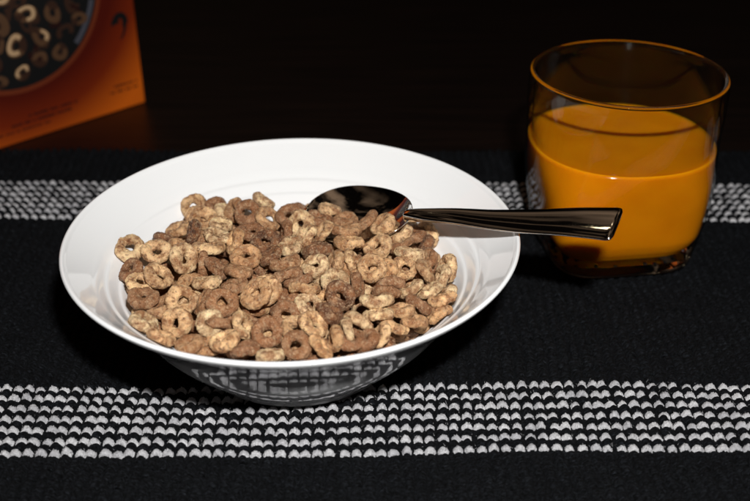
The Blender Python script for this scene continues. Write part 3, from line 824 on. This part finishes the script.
    (-9.235,-2.382,3.384,0.683,-0.445,0.506,-0.282,0.988,0.8,0),(-4.626,4.006,3.886,0.043,0.04,0.226,-0.972,1.048,1.2,0),(-1.778,4.611,3.504,0.816,0.183,0.23,-0.498,0.958,2.4,0),
    (-8.475,4.092,3.456,0.454,-0.261,0.081,-0.848,1.051,0.8,0),(-1.428,-0.445,3.988,0.44,-0.722,0.036,-0.532,1.066,2,0),(-8.233,4.6,4.002,0.717,-0.222,0.398,0.527,1.001,1.2,0),
    (-5.404,-0.57,3.527,0.769,0.405,-0.469,0.16,0.964,2,0),(-0.753,-4.536,3.149,0.053,-0.376,-0.141,-0.914,1.029,0.8,0),(2.388,0.888,3.055,0.576,-0.176,-0.098,0.792,0.96,2,0),
    (-3.677,-0.416,2.762,0.899,-0.186,-0.381,-0.112,1.052,2.4,0),(-5.949,5.489,3.271,0.429,-0.567,0.557,-0.428,0.946,1.2,0),(-2.797,3.643,3.526,0.768,0.353,0.48,0.235,0.99,0.3,0),
    (-4.749,1.111,4.307,0.064,0.074,-0.804,-0.586,0.945,2,0),(0.444,3.216,3.895,0.342,0.108,0.571,0.738,1.075,0.3,0),(-3.828,-4.471,2.603,0.343,-0.087,-0.316,0.88,0.931,2.4,0),
    (-5.152,1.266,2.705,0.194,-0.05,0.374,-0.905,1.043,2.4,0),(0.703,-1.375,3.578,0.96,0.173,-0.214,0.059,0.933,0.3,0),(-9.495,-3.302,4.049,0.28,-0.066,0.034,-0.957,0.996,0.8,0),
    (-6.594,-3.076,4.097,0.66,-0.221,0.596,0.399,0.971,1.2,0),(-8.504,-1.659,3.391,0.972,0.177,0.108,0.113,0.956,0.3,0),(0.464,0.141,3.365,0.88,0.22,0.028,0.421,0.931,0.3,0),
    (-5.256,2.022,3.814,0.497,0.336,0.451,-0.66,1.063,0.8,0),(-9.674,-0.591,3.825,0.506,0.131,-0.34,-0.782,1.063,0.3,0),(-5.283,-0.765,3.18,0.44,0.497,-0.002,0.748,0.938,0.3,0),
    (-0.2,3.756,2.421,0.846,0.193,-0.277,-0.413,1.034,1.2,0),(-0.153,3.489,3.39,0.831,0.165,0.299,0.439,0.981,0.3,0),]


def ring_mesh(k, na=96, nb=40):
    g = random.Random(100 + k)
    R_ = .447 + g.uniform(-.025, .015)
    r0 = .240 + g.uniform(-.012, .018)
    ov = g.uniform(.90, 1.0)
    bend = g.uniform(-.05, .07)
    off = Vector((k * 7.3, k * 3.1, k * 1.7))
    V, F = [], []
    for i in range(na):
        a_ = 2 * math.pi * i / na
        fat = 1 + .10 * math.sin(a_ + k) + .08 * math.sin(2 * a_ + k * 2.1) + .05 * math.sin(3 * a_ + k)
        for j in range(nb):
            b_ = 2 * math.pi * j / nb
            cr = math.copysign(abs(math.cos(b_)) ** .9, math.cos(b_))
            p_ = Vector(((R_ + r0 * fat * cr) * math.cos(a_), (R_ + r0 * fat * cr) * math.sin(a_) * ov,
                         r0 * .96 * fat * math.sin(b_) + bend * math.cos(2 * a_)))
            nrm = Vector((math.cos(b_) * math.cos(a_), math.cos(b_) * math.sin(a_), math.sin(b_)))
            d_ = noise.noise(p_ * 3.2 + off) * .052 + noise.noise(p_ * 7 + off) * .024 + noise.noise(p_ * 15 + off) * .026 + noise.noise(p_ * 34 + off) * .013
            pit = noise.noise(p_ * 6.3 + off * 2)
            if pit > .28: d_ -= (pit - .28) * .09
            V.append(p_ + nrm * d_)
    for i in range(na):
        for j in range(nb):
            i2, j2 = (i + 1) % na, (j + 1) % nb
            F.append((i * nb + j, i2 * nb + j, i2 * nb + j2, i * nb + j2))
    me = bpy.data.meshes.new('cereal_ring')
    me.from_pydata([v * S for v in V], [], F)
    me.polygons.foreach_set('use_smooth', [True] * len(me.polygons))
    me.materials.append(M['cereal'])
    me.update()
    return me


RM = [ring_mesh(k) for k in range(12)]
TONES = [(0, (1.0, .78, .47)), (1, (.88, .54, .27)), (2, (.37, .180, .088)), (3, (.105, .042, .022))]


def tone_colour(t, g):
    for (a_, ca), (b_, cb) in zip(TONES, TONES[1:]):
        if t <= b_ or b_ == 3:
            f = max(0, min(1, (t - a_) / (b_ - a_)))
            c_ = [ca[i] * (1 - f) + cb[i] * f for i in range(3)]
            break
    k = g.uniform(.9, 1.08); h = g.uniform(-.04, .04)
    return (c_[0] * k * (1 + h), c_[1] * k, c_[2] * k * (1 - h), 1)


g = random.Random(3)
info = []
for n_, (x_, y_, z_, qw, qx, qy, qz, sz, tone, topl) in enumerate(RINGS):
    o = bpy.data.objects.new('cereal_ring', RM[n_ % 12])
    COL.objects.link(o)
    o.location = (x_ * S, y_ * S, z_ * S)
    o.rotation_mode = 'QUATERNION'
    o.rotation_quaternion = Quaternion((qw, qx, qy, qz)).normalized()
    o.scale = (sz, sz, sz)
    o.color = tone_colour(tone, g)
    nzv = abs((o.rotation_quaternion @ Vector((0, 0, 1))).z)
    colour = 'pale straw' if tone < .5 else 'light tan' if tone < 1.25 else 'brown' if tone < 2.25 else 'dark cocoa'
    pose = 'lying flat' if nzv > .85 else 'tilted' if nzv > .4 else 'standing on edge'
    info.append((o, x_ - BX, y_, z_, colour, pose, topl))
# which ring is which: colour, pose and where in the heap, counted from the left among its like
def place(x_, y_, z_):
    yy = y_ + .35
    r_ = math.hypot(x_, yy)
    if x_ > -1.5 and 1.4 < yy and x_ < 6: return "just below the spoon"
    if r_ > 5.4:
        if yy < -3.2: return "along the front rim"
        if x_ < 0 and yy > 2.6: return "along the heap's back"
        return "at the heap's left end" if x_ < 0 else "at the heap's right end"
    if yy > 1.6: return "in the heap's rear"
    if yy < -1.6: return "in the heap's front"
    return "across the heap's middle"


ORD = ['first', 'second', 'third', 'fourth', 'fifth', 'sixth', 'seventh', 'eighth', 'ninth', 'tenth', 'eleventh', 'twelfth',
       'thirteenth', 'fourteenth', 'fifteenth', 'sixteenth']
byk = {}
for rec in info:
    o, x_, y_, z_, colour, pose, topl = rec
    key = (('' if topl else 'half-buried ') + colour, pose, place(x_, y_, z_))
    byk.setdefault(key, []).append(rec)
for (colour, pose, where), recs in byk.items():
    recs.sort(key=lambda q: q[1])
    for k, rec in enumerate(recs):
        if len(recs) == 1: lab = f'only {colour} cereal ring {pose} {where}'
        else: lab = f'{ORD[k]} {colour} ring from the left {pose} {where}'
        tag(rec[0], lab, 'cereal ring', 'cereal rings heaped in the bowl')

# the rings at the bottom of the heap, under all the others
g2 = random.Random(8)
VV, FF = [], []
low = ring_mesh(3, 20, 10)
lv = [v.co.copy() / S for v in low.vertices]
lf = [tuple(q.vertices) for q in low.polygons]
bpy.data.meshes.remove(low)
for k in range(240):
    r_, a_ = 6.4 * math.sqrt(g2.random()), g2.uniform(0, 2 * math.pi)
    x_, y_ = BX + r_ * math.cos(a_), BY + r_ * math.sin(a_)
    zb = np.interp(r_, [0, 3.5, 4.9, 5.9, 6.8, 7.6], [1.0, 1.15, 1.7, 2.4, 3.25, 4.1]) + .42
    zt = 3.45 - .7 * (r_ / 7) ** 4
    if zt < zb: continue
    z_ = g2.uniform(zb, zt)
    q_ = Quaternion(Vector((g2.uniform(-1, 1), g2.uniform(-1, 1), .2)).normalized(), g2.uniform(0, 1.3))
    b0 = len(VV)
    VV.extend([q_ @ v + Vector((x_, y_, z_)) for v in lv])
    FF.extend([tuple(i_ + b0 for i_ in f_) for f_ in lf])
under = mesh_obj('cereal_underlayer', VV, FF, M['cereal'])
under.color = (.45, .26, .125, 1)
tag(under, 'brown cereal rings at the bottom of the bowl, under all the others', 'cereal', kind='stuff')
